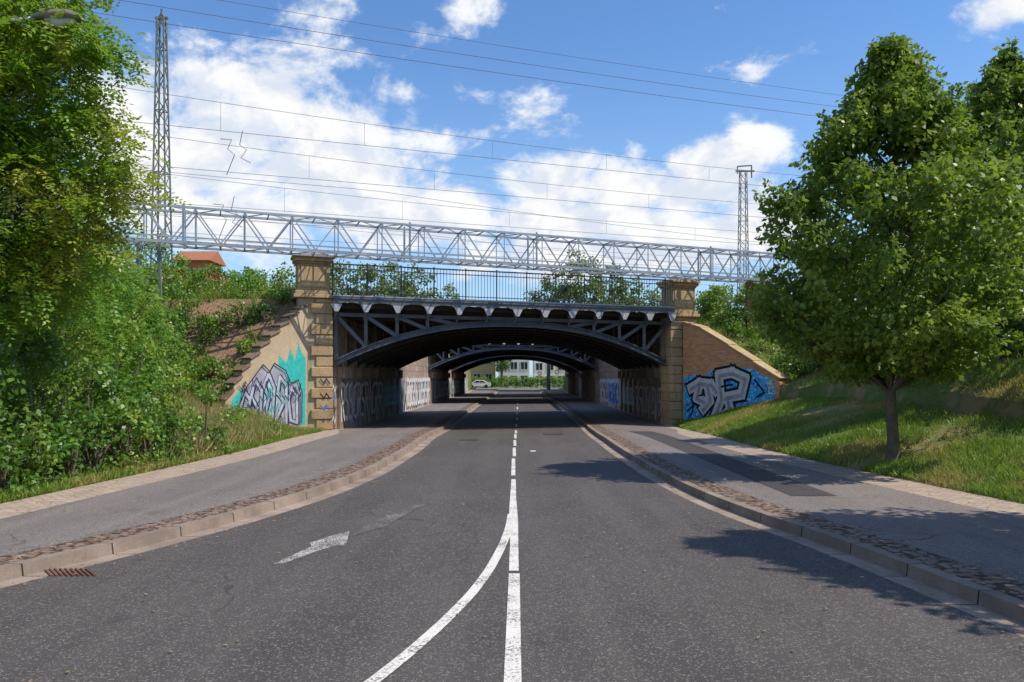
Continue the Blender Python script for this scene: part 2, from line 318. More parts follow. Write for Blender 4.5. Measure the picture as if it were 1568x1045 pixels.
# ------------------------------------------------------------------ bridge
CO,SI=.9363,.3511
AX=(CO,SI); AL=(-CO,-SI); BK=(-SI,CO)
def yf(Y0,X): return Y0+.375*(X+7.13)
XL,XR=-7.13,6.7; XM=(XL+XR)/2; HF=(XR-XL)/2
def arch(x,zc=4.12,zs=2.45):
    return zc-(zc-zs)*abs((x-XM)/HF)**2.25
NB=12
def bridge(name,Y0,depth,dz=0,rail=True):
    br=empty(name); nr=max(2,int(depth/1.9)); 
    for j in range(nr+1):
        yo=Y0+.35+(depth-.7)*j/nr; mb=MB(); P=lambda x,z:(x,yf(yo,x),z+dz)
        xs=[XL+(XR-XL)*i/36 for i in range(37)]
        for a,b in zip(xs,xs[1:]):
            A=V(P(a,arch(a)+.1)); B=V(P(b,arch(b)+.1)); e=(B-A)*.03; mb.beam(A-e,B+e,.05,.2); mb.beam(A-e+V((0,0,-.1)),B+e+V((0,0,-.1)),.3,.035)
            if j==0: mb.beam(A-e+V((0,0,.1)),B+e+V((0,0,.1)),.26,.03)
        mb.beam(P(XL,4.42),P(XR,4.42),.1,.14)
        if j in(0,1,nr):
            for i in range(NB+1):
                x=XL+(XR-XL)*i/NB; xx=min(max(x,XL+.08),XR-.08)
                if 4.35-arch(xx)>.38:
                    mb.beam(P(xx,arch(xx)+.1),P(xx,4.4),.13,.11)
                    nx=XL+(XR-XL)*(i+1)/NB if xx<XM else XL+(XR-XL)*(i-1)/NB
                    mb.beam(P(xx,4.38),P(nx,arch(nx)+.15),.1,.14)
        else:
            for i in range(NB+1):
                x=min(max(XL+(XR-XL)*i/NB,XL+.08),XR-.08)
                if 4.42-arch(x)>.35: mb.beam(P(x,arch(x)+.1),P(x,4.45),.09)
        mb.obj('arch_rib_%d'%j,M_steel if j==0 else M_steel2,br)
    mb=MB()
    for i in range(1,NB):
        x=XL+(XR-XL)*i/NB; z=arch(x)+.12+dz; mb.beam((x,yf(Y0,x)+.4,z),(x,yf(Y0,x)+depth-.4,z),.08,.14)
        mb.beam((x,yf(Y0,x)+.4,4.55+dz),(x,yf(Y0,x)+depth-.4,4.55+dz),.1,.16)
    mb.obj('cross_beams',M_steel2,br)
    mb=MB(); a=XL-.25; b=XR+.25
    for (z,zz) in((4.66+dz,4.86+dz),):
        mb.add([(a,yf(Y0,a)+.02,z),(b,yf(Y0,b)+.02,z),(b,yf(Y0,b)+depth,z),(a,yf(Y0,a)+depth,z),(a,yf(Y0,a)+.02,zz),(b,yf(Y0,b)+.02,zz),(b,yf(Y0,b)+depth,zz),(a,yf(Y0,a)+depth,zz)],
              [(0,3,2,1),(4,5,6,7),(0,1,5,4),(1,2,6,5),(2,3,7,6),(3,0,4,7)])
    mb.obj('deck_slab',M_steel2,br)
    mb=MB(); mb.fbox((XL,Y0),AX,BK,-.02,14.78,-.46,-.02,4.96+dz,5.1+dz)
    mb.fbox((XL,Y0),AX,BK,-.0,14.76,-.42,-.0,4.88+dz,4.958+dz)
    L=14.77; bay=L/NB
    def Q(a,b,z): return (XL+AX[0]*a+BK[0]*b,Y0+AX[1]*a+BK[1]*b,z+dz)
    for i in range(NB):
        a0=bay*i; n=14; vs=[];fs=[]
        for k in range(n+1):
            u=-1+2*k/n; a=a0+bay*(k/n); zl=4.5+.34*math.sqrt(max(0,1-(u*.97)**2))
            vs+=[Q(a,-.42,zl),Q(a,-.42,4.88),Q(a,-.36,zl),Q(a,-.36,4.88)]
        for k in range(n): o=4*k; fs+=[(o,o+4,o+5,o+1),(o+2,o+3,o+7,o+6),(o,o+2,o+6,o+4)]
        mb.add(vs,fs)
    mb.obj('scalloped_fascia',M_steel,br)
    mb=MB(); mc=MB()
    mb.fbox((XL,Y0),AX,BK,-.02,14.78,-.475,-.463,5.055+dz,5.1+dz)
    for i in range(NB+1):
        a=min(max(bay*i,.12),L-.12)
        mb.add([Q(a-.21,-.445,4.76),Q(a+.21,-.445,4.76),Q(a+.07,-.445,4.48),Q(a-.07,-.445,4.48),Q(a-.19,-.422,4.76),Q(a+.19,-.422,4.76),Q(a+.07,-.422,4.48),Q(a-.07,-.422,4.48)],[(0,3,2,1),(0,4,7,3),(1,2,6,5),(3,7,6,2),(0,1,5,4)])
        mc.add([Q(a-.04,-.35,4.87),Q(a-.04,-.35,4.5),Q(a-.04,-.02,4.2),Q(a-.04,-.02,4.87),Q(a+.04,-.35,4.87),Q(a+.04,-.35,4.5),Q(a+.04,-.02,4.2),Q(a+.04,-.02,4.87)],[(0,1,2,3),(4,7,6,5),(0,4,5,1),(1,5,6,2)])
    mb.obj('bracket_plates',M_lsteel,br); mc.obj('cantilever_brackets',M_steel,br)
    if rail:
        for nm,off in(('front_railing',-.3),('rear_railing',depth-.2)):
            mb=MB(); zb=5.1 if off<0 else 4.9
            n=int(L/.13)
            for k in range(n+1):
                a=L*k/n; big=(k%10==0)
                mb.beam(Q(a,off*CO,zb-.02),Q(a,off*CO,zb+(1.2 if not big else 1.25)),.05 if big else .018)
            for z,h in((1.18,.05),(1.0,.03),(.12,.03)): mb.beam(Q(0,off*CO,zb+z),Q(L,off*CO,zb+z),.045,h)
            mb.obj(nm,M_rail,br)
    return br
b1=bridge('railway_bridge',30.3,16.5)
b2=bridge('railway_bridge',62,17,.15); b3=bridge('railway_bridge',83.5,19,.2,False)
ab=empty('abutment_wall')
mb=MB()
for x0,x1,y0 in((XL-.3,XL,30.9),(XR,XR+.3,36.1)):
    mb.box((x0,y0,-.5),(x1,110,4.62))
mb.obj('side_walls',M_tun,ab)
mb=MB()
for x0,x1 in((XL-.3,XL+.04),(XR-.04,XR+.3)):
    for a,b in((47.6,62),(79.5,83.2)):
        o=0 if x0<0 else 5.2
        mb.box((x0,a+o,4.62),(x1,b+o,5.15))
mb.obj('parapet_coping',M_sand,ab)
mb=MB()
for Y0,dp in((30.3,16.5),(62,17),(83.5,19)):
    nr=int(dp/1.9)
    for j in range(nr+1):
        for x in(XL,XR):
            y=yf(Y0+.35+(dp-.7)*j/nr,x); s=1 if x<0 else -1
            if j==0: y+=.75
            mb.box((min(x+s*.002,x+s*.32),y-.24,1.95),(max(x+s*.002,x+s*.32),y+.24,2.42)); mb.box((min(x+s*.002,x+s*.14),y-.3,-.4),(max(x+s*.002,x+s*.14),y+.3,1.945))
            mb.box((min(x+s*.002,x+s*.1),y-.2,2.425),(max(x+s*.002,x+s*.1),y+.2,4.4))
mb.obj('springer_pilasters',stone('sooty_sandstone',(.44,.34,.24),(.28,.21,.15)),ab,bevel=.01)
def pillar(P,A,side):
    e=empty('sandstone_pillar'); mb=MB(); z=-.4; k=0
    while z<4.95:
        h=min(.4,4.98-z); w=.6 if k%2 else .78
        mb.fbox(P,A,BK,-.02,w,-.12 if k%2 else -.15,.75,z+.012,z+h-.012); z+=h; k+=1
    mb.obj('quoin_blocks',M_sand,e,bevel=.03)
    mb=MB(); mb.fbox(P,A,BK,.0,.58,-.09,.72,-.4,4.98); mb.obj('core',M_sand,e)
    mb=MB(); mb.fbox(P,A,BK,.585,1.25,-.06,.7,-.4,4.98); mb.obj('infill_wall',M_brick if side>0 else M_cream,e)
    mb=MB()
    mb.fbox(P,A,BK,-.1,1.42,-.25,.95,4.985,5.12); mb.fbox(P,A,BK,-.04,1.36,-.19,.9,5.125,5.26)
    mb.fbox(P,A,BK,.08,1.26,-.1,.85,5.265,6.28)
    mb.fbox(P,A,BK,.03,1.31,-.15,.9,6.285,6.36); mb.fbox(P,A,BK,-.04,1.38,-.22,.97,6.365,6.5)
    mb.fbox(P,A,BK,-.1,1.44,-.28,1.03,6.505,6.62); mb.fbox(P,A,BK,.1,1.24,-.08,.83,6.625,6.68)
    mb.obj('cap_and_pedestal',M_sand,e,bevel=.02)
    mb=MB(); mb.fbox(P,A,BK,.2,1.14,-.125,-.105,5.4,6.15); mb.obj('pedestal_panel',M_sand,e,bevel=.008)
    return e
pillar((XL,30.3),AL,-1); pR=pillar((XR,35.49),AX,1); pR.location.z=-.28
def prism_wall(name,P,Q,prof,mat,cop,n3,thick=.45,ch=.09):
    P=V(P);Q=V(Q);d=(Q-P);n=V(n3).normalized(); e=empty(name); mb=MB(); mc=MB(); N=len(prof)
    for t,z in prof:
        p=P+d*t
        mb.v+=[(p.x,p.y,-.6),(p.x,p.y,z),(p.x-n.x*thick,p.y-n.y*thick,z),(p.x-n.x*thick,p.y-n.y*thick,-.6)]
    for i in range(N-1):
        o=4*i; mb.f+=[(o,o+4,o+5,o+1),(o+1,o+5,o+6,o+2),(o+2,o+6,o+7,o+3)]
    mb.f+=[(0,1,2,3),(4*N-4,4*N-1,4*N-2,4*N-3)]
    mb.obj('wall_body',mat,e)
    for i in range(N-1):
        (t,z),(u,y)=prof[i],prof[i+1]
        if u-t<.01: continue
        a=P+d*t-n*thick*.45; b=P+d*(u+.012)-n*thick*.45
        mc.beam((a.x,a.y,z+ch/2),(b.x,b.y,y+ch/2),thick+.1,ch)
    mc.obj('coping',cop,e,bevel=.015); return e,P,d,n
# stepped left wing wall
prof=[(0,4.72)]; ts=[0,.12,.24,.36,.48,.6,.71,.81,.9,1.0]
base=lambda t: float(np.interp(t,[0,.12,.3,.45,.6,.75,.87,1],[4.72,4.4,3.87,3.4,2.88,2.3,1.75,.96]))
prof=[]
for a,b in zip(ts,ts[1:]):
    za=base(a); zb=base(b); prof+=[(a+.001,za-.03),(b-.002,za-(za-zb)*.62)]
wl,PLw,DLw,NLw=prism_wall('wing_wall',(-7.95,29.95,0),(-9.95,26.9,0),prof,M_cream,M_brst,(.836,-.548,0),.45,.07)
wr,PRw,DRw,NRw=prism_wall('wing_wall',(7.3,35.45,0),(10.1,30.95,0),[(0,4.4),(.2,4.1),(.5,3.3),(.75,2.6),(1,1.9)],M_brick,M_sand,(-.849,-.528,0))
class Graf:
    def __init__(s,P,d,n): s.P=V(P); s.d=V(d).normalized(); s.n=V(n); s.k=0; s.m={}
    def pt(s,a,z,o): p=s.P+s.d*a+s.n*o; return (p.x,p.y,z)
    def mbof(s,m): return s.m.setdefault(m.name,(MB(),m))[0]
    def poly(s,pts,m,base=.004):
        s.k+=1; o=base+s.k*.0004; s.mbof(m).add([s.pt(a,z,o) for a,z in pts],[tuple(range(len(pts)))])
    def stroke(s,pts,w,m,base=.006):
        for (a,z),(b,y) in zip(pts,pts[1:]):
            d=V((b-a,y-z)); 
            if d.length<1e-4: continue
            d.normalize(); x=-d.y*w/2; yy=d.x*w/2; ex=d.x*w*.35; ey=d.y*w*.35
            s.poly([(a+x-ex,z+yy-ey),(a-x-ex,z-yy-ey),(b-x+ex,y-yy+ey),(b+x+ex,y+yy+ey)],m,base)
    def done(s,par):
        for mb,m in s.m.values(): mb.obj('graffiti_'+m.name,m,par)
g=Graf(PRw,DRw,NRw)
g.poly([(0.05,-.5),(0.05,2.0),(.7,2.15),(1.3,2.05),(2.0,2.4),(2.8,2.55),(3.4,2.4),(4.1,2.3),(4.6,2.05),(5.1,1.85),(5.15,-.3)],M_blue)
LT=[[(.45,1.5),(1.0,1.75),(1.7,1.7),(2.0,1.4)],[(1.5,1.6),(1.65,1.0),(1.2,.6)],[(1.9,.3),(2.3,1.1),(2.15,2.1)],[(2.15,2.1),(2.9,2.2),(3.6,1.95),(3.4,1.3),(2.5,1.15)],[(2.6,1.2),(2.8,.65),(2.4,.35)],[(1.0,1.6),(.85,1.1),(1.3,.95)]]
for s_ in LT: g.stroke(s_,.66,M_black)
for s_ in LT: g.stroke(s_,.44,M_white)
for s_ in LT: g.stroke([(a+.02,z-.05) for a,z in s_],.16,M_gry)
for s_ in [[(2.3,1.6),(2.9,1.7)],[(1.0,1.2),(1.3,1.25)],[(4.1,1.9),(4.6,1.4),(4.2,1.2)],[(.3,.5),(.7,.8),(.5,.3)]]: g.stroke(s_,.08,M_black)
g.done(wr)
g=Graf(PLw,DLw,NLw)
g.poly([(.12,.2),(.1,2.7),(.3,2.9),(.45,3.3),(.6,2.6),(.85,3.05),(1.0,2.5),(1.35,2.8),(1.4,2.2),(1.7,2.4),(1.9,.4)],M_teal)
g.poly([(2.9,-.2),(2.6,1.3),(2.95,1.6),(3.3,1.3),(3.45,.9),(3.6,-.2)],M_teal)
g.poly([(.35,-.1),(.3,1.4),(.5,1.9),(.85,1.75),(1.1,2.25),(1.6,2.5),(1.8,2.2),(2.1,2.45),(2.5,2.0),(2.8,1.65),(3.1,1.05),(3.15,-.1)],M_gry)
g.poly([(1.5,.2),(1.4,1.7),(1.8,2.1),(2.1,1.6),(2.0,.3)],M_mint)
random.seed(3)
BLK=[[(.5,.3),(.5,1.3),(.75,1.6),(.9,1.2),(.8,.4),(.5,.3)],[(1.0,.3),(1.0,1.7),(1.3,2.0),(1.4,1.4),(1.1,1.1),(1.5,.4)],[(1.65,.35),(1.55,1.6),(1.8,2.1),(2.0,1.7),(1.8,1.2),(2.05,.4)],[(2.2,.3),(2.1,1.5),(2.4,1.9),(2.55,1.3),(2.3,.9),(2.6,.3)],[(2.75,.3),(2.6,1.2),(2.85,1.5),(3.0,.9),(2.9,.3)]]
for s_ in BLK: g.stroke(s_,.2,M_navy)
for s_ in BLK: g.stroke([(a+.03,z+.02) for a,z in s_],.11,M_lil)
for i in range(26): 
    a=.4+random.random()*2.5; z=.3+random.random()*1.4; g.stroke([(a,z),(a+random.uniform(-.2,.2),z+.3),(a+.15,z-.05),(a+.3,z+.15)],.022,M_navy if i%3 else M_teal)
g.stroke([(.35,.3),(.32,1.4),(.5,1.9),(.85,1.78),(1.1,2.25),(1.6,2.5),(1.8,2.2),(2.1,2.45),(2.5,2.0),(2.8,1.65),(3.1,1.05),(3.12,.2)],.04,M_black)
g.done(wl)
def tags(P,d,n,a0,a1,par,zb,zt,m,w,seed):
    random.seed(seed); g=Graf(V(P),V(d),V(n)); a=a0
    while a<a1:
        lw=random.uniform(.5,.8)*(zt-zb)/1.2; k=random.choice([0,1,2,3])
        if k==0: pts=[(a,zb),(a,zt),(a+lw*.8,zt-.1),(a+lw*.7,(zb+zt)/2),(a+.1,(zb+zt)/2),(a+lw*.8,zb)]
        if k==1: pts=[(a+lw*.8,zt),(a,zt-.2),(a,zb+.1),(a+lw*.4,zb),(a+lw*.8,zb+.2),(a+lw*.8,(zb+zt)/2)]
        if k==2: pts=[(a,zb),(a+lw*.35,zt),(a+lw*.8,zb)]
        if k==3: pts=[(a+lw*.7,zt),(a+.05,zt-.15),(a+.1,(zb+zt)/2+.1),(a+lw*.7,(zb+zt)/2-.1),(a+lw*.6,zb),(a,zb+.1)]
        g.stroke(pts,w,m); a+=lw*1.05
    g.done(par)
Mg=flat('grey_white_spray_paint',(.66,.66,.68),.7)
Mb2=flat('bright_blue_spray_paint',(.06,.2,.65),.7)
XI=XL+.145; XJ=XR-.145
tags((XI,31.1,0),(0,1,0),(1,0,0),.2,9,ab,.3,1.75,Mg,.16,1)
tags((XI,31.1,0),(0,1,0),(1,0,0),17.5,30,ab,.2,1.9,M_white,.26,5)
tags((XI,31.1,0),(0,1,0),(1,0,0),9.5,16,ab,.5,1.5,M_teal,.14,8)
tags((XI,31.1,0),(0,1,0),(1,0,0),34,60,ab,.3,1.6,M_lil,.16,12)
tags((XJ,36.3,0),(0,1,0),(-1,0,0),.3,8,ab,.2,1.5,Mg,.12,6)
tags((XJ,36.3,0),(0,1,0),(-1,0,0),15,28,ab,.2,1.8,M_white,.24,9)
tags((XJ,36.3,0),(0,1,0),(-1,0,0),16,22,ab,.3,1.5,Mb2,.25,11)
tags((XJ,36.3,0),(0,1,0),(-1,0,0),9,14,ab,.4,1.4,M_mint,.12,14)
g=Graf((XL+.025,30.25,0),(0,1,0),(1,0,0))
for i,(z,m) in enumerate(((.3,M_white),(.7,M_navy),(1.1,Mb2),(1.5,M_white))): g.stroke([(-.0,z),(.2,z+.2),(.4,z-.05),(.6,z+.15)],.07,m)
g.done(ab)
# small tags on the quoins
g=Graf((XL-.02,30.3,0),(AL[0],AL[1],0),(SI,-CO,0))
for z,m in((.35,M_navy),(.75,Mb2),(1.2,M_black),(1.75,M_navy)): g.stroke([(.08,z),(.2,z+.2),(.28,z),(.42,z+.18)],.045,m,.155)
g.done(wl)

# ------------------------------------------------------------------ gantry truss
ga=empty('lattice_signal_gantry'); mb=MB()
GA=V((-17.0,24.9,6.62)); GB=V((13.6,36.4,6.27)); gd=(GB-GA); GL=gd.length; gu=gd.normalized(); gn=V((-gu.y,gu.x,0)).normalized()
H=1.22; Wd=.95
c=lambda s,o,h: GA+gu*s+gn*o+V((0,0,h))
for o in(0,Wd):
    for h in(0,H): mb.beam(c(0,o,h),c(GL,o,h),.075,.075)
    mb.beam(c(0,o,.2),c(GL,o,.2),.035,.05)
n=int(GL/.78); st=GL/n
for i in range(n+1):
    s=i*st
    for o in(0,Wd):
        if i%2==0: mb.beam(c(s,o,0),c(s,o,H),.035)
        if i<n:
            if i%2: mb.beam(c(s,o,.05),c(s+st,o,H-.05),.042)
            else: mb.beam(c(s,o,H-.05),c(s+st,o,.05),.042)
    for h in(0,H): mb.beam(c(s,0,h),c(s,Wd,h),.04)
    if i<n:
        for h in(0,H): mb.beam(c(s,0 if i%2 else Wd,h),c(s+st,Wd if i%2 else 0,h),.03)
for s in(6.0,13.8,18.9,27):
    for o in(0,Wd): mb.beam(c(s,o,-.06),c(s,o,H+.1),.07)
mb.obj('box_truss',M_galv,ga)
mb=MB(); p=c(29.3,.4,0); mb.beam((p.x,p.y,1.2),(p.x,p.y,p.z-.05),.28,.28)
mb.obj('rusty_support_post',M_rust,ga)
mb=MB(); p=c(4.9,.4,0); 
for dx in(-.45,.45): mb.beam((p.x+dx,p.y,1.5),(p.x+dx*.8,p.y,p.z),.08)
for k in range(6): z=2+.75*k; s=(-1)**k; mb.beam((p.x-.45*s,p.y,z),(p.x+.45*s,p.y,z+.75),.05)
mb.obj('lattice_support',M_pyl,ga)

# ------------------------------------------------------------------ masts, wires
def mast(x,y,zb,zt,wb,wt,head):
    e=empty('overhead_line_mast'); mb=MB(); n=22
    def corner(t,i):
        w=(wb+(wt-wb)*t)/2; sx,sy=((-1,-1),(1,-1),(1,1),(-1,1))[i]
        return (x+sx*w,y+sy*w,zb+(zt-zb)*t)
    for i in range(4): mb.beam(corner(0,i),corner(1,i),.075)
    for k in range(n):
        t,u=k/n,(k+1)/n
        for i in range(4):
            j=(i+1)%4
            mb.beam(corner(t,i if k%2 else j),corner(u,j if k%2 else i),.045)
        if k%4==0:
            for i in range(4): mb.beam(corner(t,i),corner(t,(i+1)%4),.045)
    if head==1:
        mb.beam((x-wt,y,zt),(x+wt,y,zt),.12); mb.beam((x,y,zt),(x,y,zt+.5),.1); mb.tube([(x-.25,y,zt-.9),(x-.3,y,zt-.3),(x,y,zt+.35),(x+.3,y,zt-.3),(x+.25,y,zt-.9)],.06,6)
    else:
        mb.beam((x-.8,y,zt),(x+1.2,y,zt),.16); mb.beam((x-.6,y,zt+.5),(x+.9,y,zt+.6),.12); mb.beam((x+.9,y,zt-.7),(x+.9,y,zt+.6),.12); mb.beam((x-.6,y,zt-.3),(x-.6,y,zt+.5),.1)
    mb.obj('lattice_mast',M_pyl,e); return e
mast(-20.2,45,3,22.3,1.0,.36,1); mast(23.9,85,4.5,24,1.15,.62,2); 
wi=empty('overhead_wires'); mb=MB(); random.seed(5)
def wire(Y0,z,r=.012,sag=0,per=60,ph=0,x0=-75,x1=110,sl=.375):
    n=90; pts=[]
    for i in range(n+1):
        x=x0+(x1-x0)*i/n; u=((x+ph)/per)%1; pts.append((x,Y0+sl*x,z-sag*4*u*(1-u)))
    mb.tube(pts,r,4)
for a in((38,17.9,.012,.9),(37,16.7,.012,.7),(39,18.9,.01,.8)): wire(*a,per=80,ph=40)
for Y0,z in((42,14.1),(45,12.9),(49,11.9),(53,11.0),(58,11.4)):
    wire(Y0,z+.9,.011,.8,60,20); wire(Y0,z-.7,.012)
    for k in range(-10,16):
        x=k*6.2+Y0; u=((x+20)/60)%1; zt=z+.9-3.2*u*(1-u); mb.beam((x,Y0+.375*x,z-.7),(x,Y0+.375*x,zt),.012)
for Y0,z in((60,14.8),(66,13.2),(72,12.2)): wire(Y0,z,.014,.6,60,10,sl=.55)
for Y0,z,X in((45,13.0,-14.0),(47,10.1,-15.0)):
    y=Y0+.375*X
    mb.tube([(X-.9,y,z+.9),(X-.35,y,z+.85),(X-.55,y,z+.4),(X-.2,y,z+.1),(X-.6,y,z-.9)],.02,5); mb.tube([(X+.2,y,z+1.3),(X+.05,y,z+.6),(X+.4,y,z+.35),(X+.1,y,z-.05),(X+.6,y,z-.3)],.02,5)
mb.obj('wire_bundle',M_wire,wi)

# ------------------------------------------------------------------ foliage
def nrm(a): return a/np.maximum(np.linalg.norm(a,axis=1,keepdims=True),1e-6)
def leafmesh(name,pos,dr,nr,L,Wd,mat,parent=None,curl=.15):
    N=len(pos); dr=nrm(dr); side=nrm(np.cross(dr,nr)); up=np.cross(side,dr)
    L=np.broadcast_to(L,(N,))[:,None]; Wd=np.broadcast_to(Wd,(N,))[:,None]
    v=np.empty((N,4,3)); v[:,0]=pos; m=pos+dr*L*.45; v[:,1]=m+side*Wd*.5; v[:,2]=pos+dr*L-up*L*curl; v[:,3]=m-side*Wd*.5
    me=bpy.data.meshes.new(name); me.vertices.add(4*N); me.vertices.foreach_set('co',v.reshape(-1).astype(np.float32))
    me.loops.add(4*N); me.loops.foreach_set('vertex_index',np.arange(4*N,dtype=np.int32))
    me.polygons.add(N); me.polygons.foreach_set('loop_start',np.arange(0,4*N,4,dtype=np.int32))
    try: me.polygons.foreach_set('loop_total',np.full(N,4,dtype=np.int32))
    except Exception: pass
    me.update(calc_edges=True); me.validate()
    me.materials.append(mat); o=bpy.data.objects.new(name,me); S.collection.objects.link(o)
    if parent: o.parent=parent
    return o
def clump_leaves(C,R,n,size,name,mat,parent=None,droop=.3,asp=.75,flat_=.75):
    C=np.asarray(C,float); K=len(C); R=np.broadcast_to(R,(K,))
    idx=np.repeat(np.arange(K),n); N=len(idx)
    d=nrm(rng.normal(size=(N,3))); rad=rng.random(N)**.45
    off=d*(rad*R[idx])[:,None]; off[:,2]*=flat_
    pos=C[idx]+off
    dr=nrm(rng.normal(size=(N,3))*.8+d*.8+np.array([0,0,-droop])); nr=nrm(rng.normal(size=(N,3))*.55+np.array([0,0,.7])+d*.6)
    L=size*rng.uniform(.7,1.25,N); return leafmesh(name,pos,dr,nr,L,L*asp,mat,parent)
def trunk_mb(base,top,r0,r1,wob=.1,n=8):
    base=V(base);top=V(top); pts=[]; rad=[]
    for i in range(n+1):
        t=i/n; p=base.lerp(top,t)+V((random.uniform(-wob,wob),random.uniform(-wob,wob),0))*(1 if 0<i<n else 0); pts.append(p); rad.append(r0+(r1-r0)*t+(.35*r0*(1-t)**8))
    return pts,rad
def linden(x,y,zb,h,R,clr,nclump,nleaf,size,seed,mat=L_lin,prof=None,cr=.3,tr=.11,hole=-.2):
    random.seed(seed); e=empty('linden_tree'); mb=MB()
    pts,rad=trunk_mb((x,y,zb-.15),(x+.1,y,zb+h*.93),tr,.02,.06,10); mb.tube(pts,rad,10)
    prof=prof or [(0,.45),(.08,.82),(.2,1),(.38,1),(.5,.88),(.62,.7),(.75,.46),(.87,.24),(.95,.11),(1,.03)]
    px,py=zip(*prof); C=[]
    for i in range(nclump):
        t=random.random()**1.12; a=random.random()*6.283
        Rt=R*float(np.interp(t,px,py))*(1+.3*mn.noise(V((math.cos(a)*1.8,math.sin(a)*1.8,t*7+seed))))
        rr=Rt*(random.random()**.38)
        z=zb+clr+(h-clr)*t+.22*mn.noise(V((a*2,t*9,seed)))
        gp=mn.noise(V((x+rr*math.cos(a)*1.0,y+rr*math.sin(a)*1.0,z*.95+seed))*1.15)
        if gp<hole: continue
        C.append((x+rr*math.cos(a),y+rr*math.sin(a),z))
    for cc in random.sample(C,min(110,len(C))):
        dx=V(cc); zb2=max(zb+clr*.8,cc[2]-.75*math.hypot(cc[0]-x,cc[1]-y)-.2); b=V((x,y,zb2)); m=b.lerp(dx,.55)+V((0,0,.12)); mb.tube([b,m,dx],[.035,.02,.008],5)
    mb.obj('trunk_and_limbs',M_bark,e,True)
    clump_leaves(C,[random.uniform(cr*.55,cr*1.2) for _ in C],nleaf,size,'crown_leaves',mat,e)
    sh=[]
    for cc in random.sample(C,len(C)//2):
        r=math.hypot(cc[0]-x,cc[1]-y)
        if r>R*.3 or cc[2]>zb+h*.7:
            v=V((cc[0]-x,cc[1]-y,.9*max(r,.4))).normalized()
            for k in range(3): sh.append(tuple(V(cc)+v*(.16+.13*k)))
    if sh: clump_leaves(sh,.09,8,size*.9,'shoot_leaves',mat,e)
    return e
linden(7.5,16.1,.05,8.35,2.6,2.05,1500,44,.125,11,cr=.29,hole=-.16)
linden(13.2,21.5,2.2,8.3,2.9,1.3,900,40,.16,23,cr=.4,tr=.14)
linden(19,28,3,9.5,3.4,1.6,450,36,.22,29,cr=.6,tr=.14)
linden(9.9,7.6,.8,8.9,2.6,1.5,1000,40,.16,31,cr=.36,tr=.14)
linden(12.0,6.3,1.2,8.6,2.6,1.2,800,40,.18,37,cr=.42,tr=.14)

def fronds(C,nper,R,name,mat,parent,flen=.3,ll=.05,npair=7):
    C=np.asarray(C,float); K=len(C); idx=np.repeat(np.arange(K),nper); F=len(idx)
    base=C[idx]+rng.normal(size=(F,3))*R*.5
    d=nrm(rng.normal(size=(F,3))*np.array([1,1,.5])+np.array([.15,0,-.25]))
    up=nrm(np.array([0,0,1.])+rng.normal(size=(F,3))*.35); side=nrm(np.cross(d,up)); up=np.cross(side,d)
    fl=flen*rng.uniform(.7,1.2,F); P=[];D=[];Nn=[];LL=[]
    for j in range(npair+1):
        t=(j+1)/(npair+1.5); p=base+d*(fl*t)[:,None]-np.array([0,0,1.])*(fl*.35*t*t)[:,None]
        for s in((-1,1) if j<npair else (0,)):
            P.append(p); D.append(side*s*.9+d*(.35 if s else 1)+rng.normal(size=(F,3))*.12); Nn.append(up+rng.normal(size=(F,3))*.2); LL.append(np.full(F,ll)*rng.uniform(.8,1.2,F))
    P=np.concatenate(P);D=np.concatenate(D);Nn=np.concatenate(Nn);LL=np.concatenate(LL)
    return leafmesh(name,P,D,Nn,LL,LL*.55,mat,parent,.1)
def robinia():
    random.seed(17); e=empty('robinia_tree'); mb=MB()
    base=V((-10.3,13.2,.3)); pts,rad=trunk_mb(base,(-9.7,13.0,9.5),.2,.05,.12,10); mb.tube(pts,rad,10)
    blobs=[((-8.9,13,9.0),1.3,.6),((-7.7,13,8.0),.85,.42),((-8.6,12.6,7.5),1.3,.8),((-6.75,12.8,7.3),.8,.35),((-7.8,12.8,6.8),1.0,.5),((-9.2,12.8,6.2),1.3,.9),((-7.0,13,6.2),.7,.4),((-8.1,13.2,5.6),1.1,.6),((-6.5,13,5.3),.62,.42),((-7.3,13,5.0),.85,.5),
           ((-8.5,13,4.5),1.2,.7),((-7.0,13.3,4.4),.6,.35),((-9.0,13.2,3.6),1.3,.8),((-7.9,13.3,3.7),.9,.6),((-10.5,13,7.5),1.8,1.5),((-10.3,13,5),1.8,1.5),((-9.6,14.5,8.3),1.3,1.0),((-8.6,14.6,6.0),1.1,1.2),((-8.5,14.6,4.2),1.0,.9)]
    C=[]
    for (c,r,rz) in blobs:
        tip=V(c); b=V((-10.0,13.1,max(1.5,c[2]-1.6))); m=b.lerp(tip,.5)+V((0,0,.35)); mb.tube([b,m,tip],[.06,.035,.012],6)
        n=int(30*r*r*(rz/r+.4)) 
        for i in range(n):
            d=V((random.gauss(0,1),random.gauss(0,1),random.gauss(0,1))).normalized()*random.random()**.36
            C.append((c[0]+d.x*r,c[1]+d.y*r,c[2]+d.z*rz)); 
            if i%4==0: mb.tube([tip.lerp(V(C[-1]),.1),V(C[-1])],[.012,.005],4)
    mb.obj('trunk_and_branches',M_bark,e,True)
    fronds(C,14,.3,'crown_fronds',L_rob,e,.4,.09,5)
robinia()
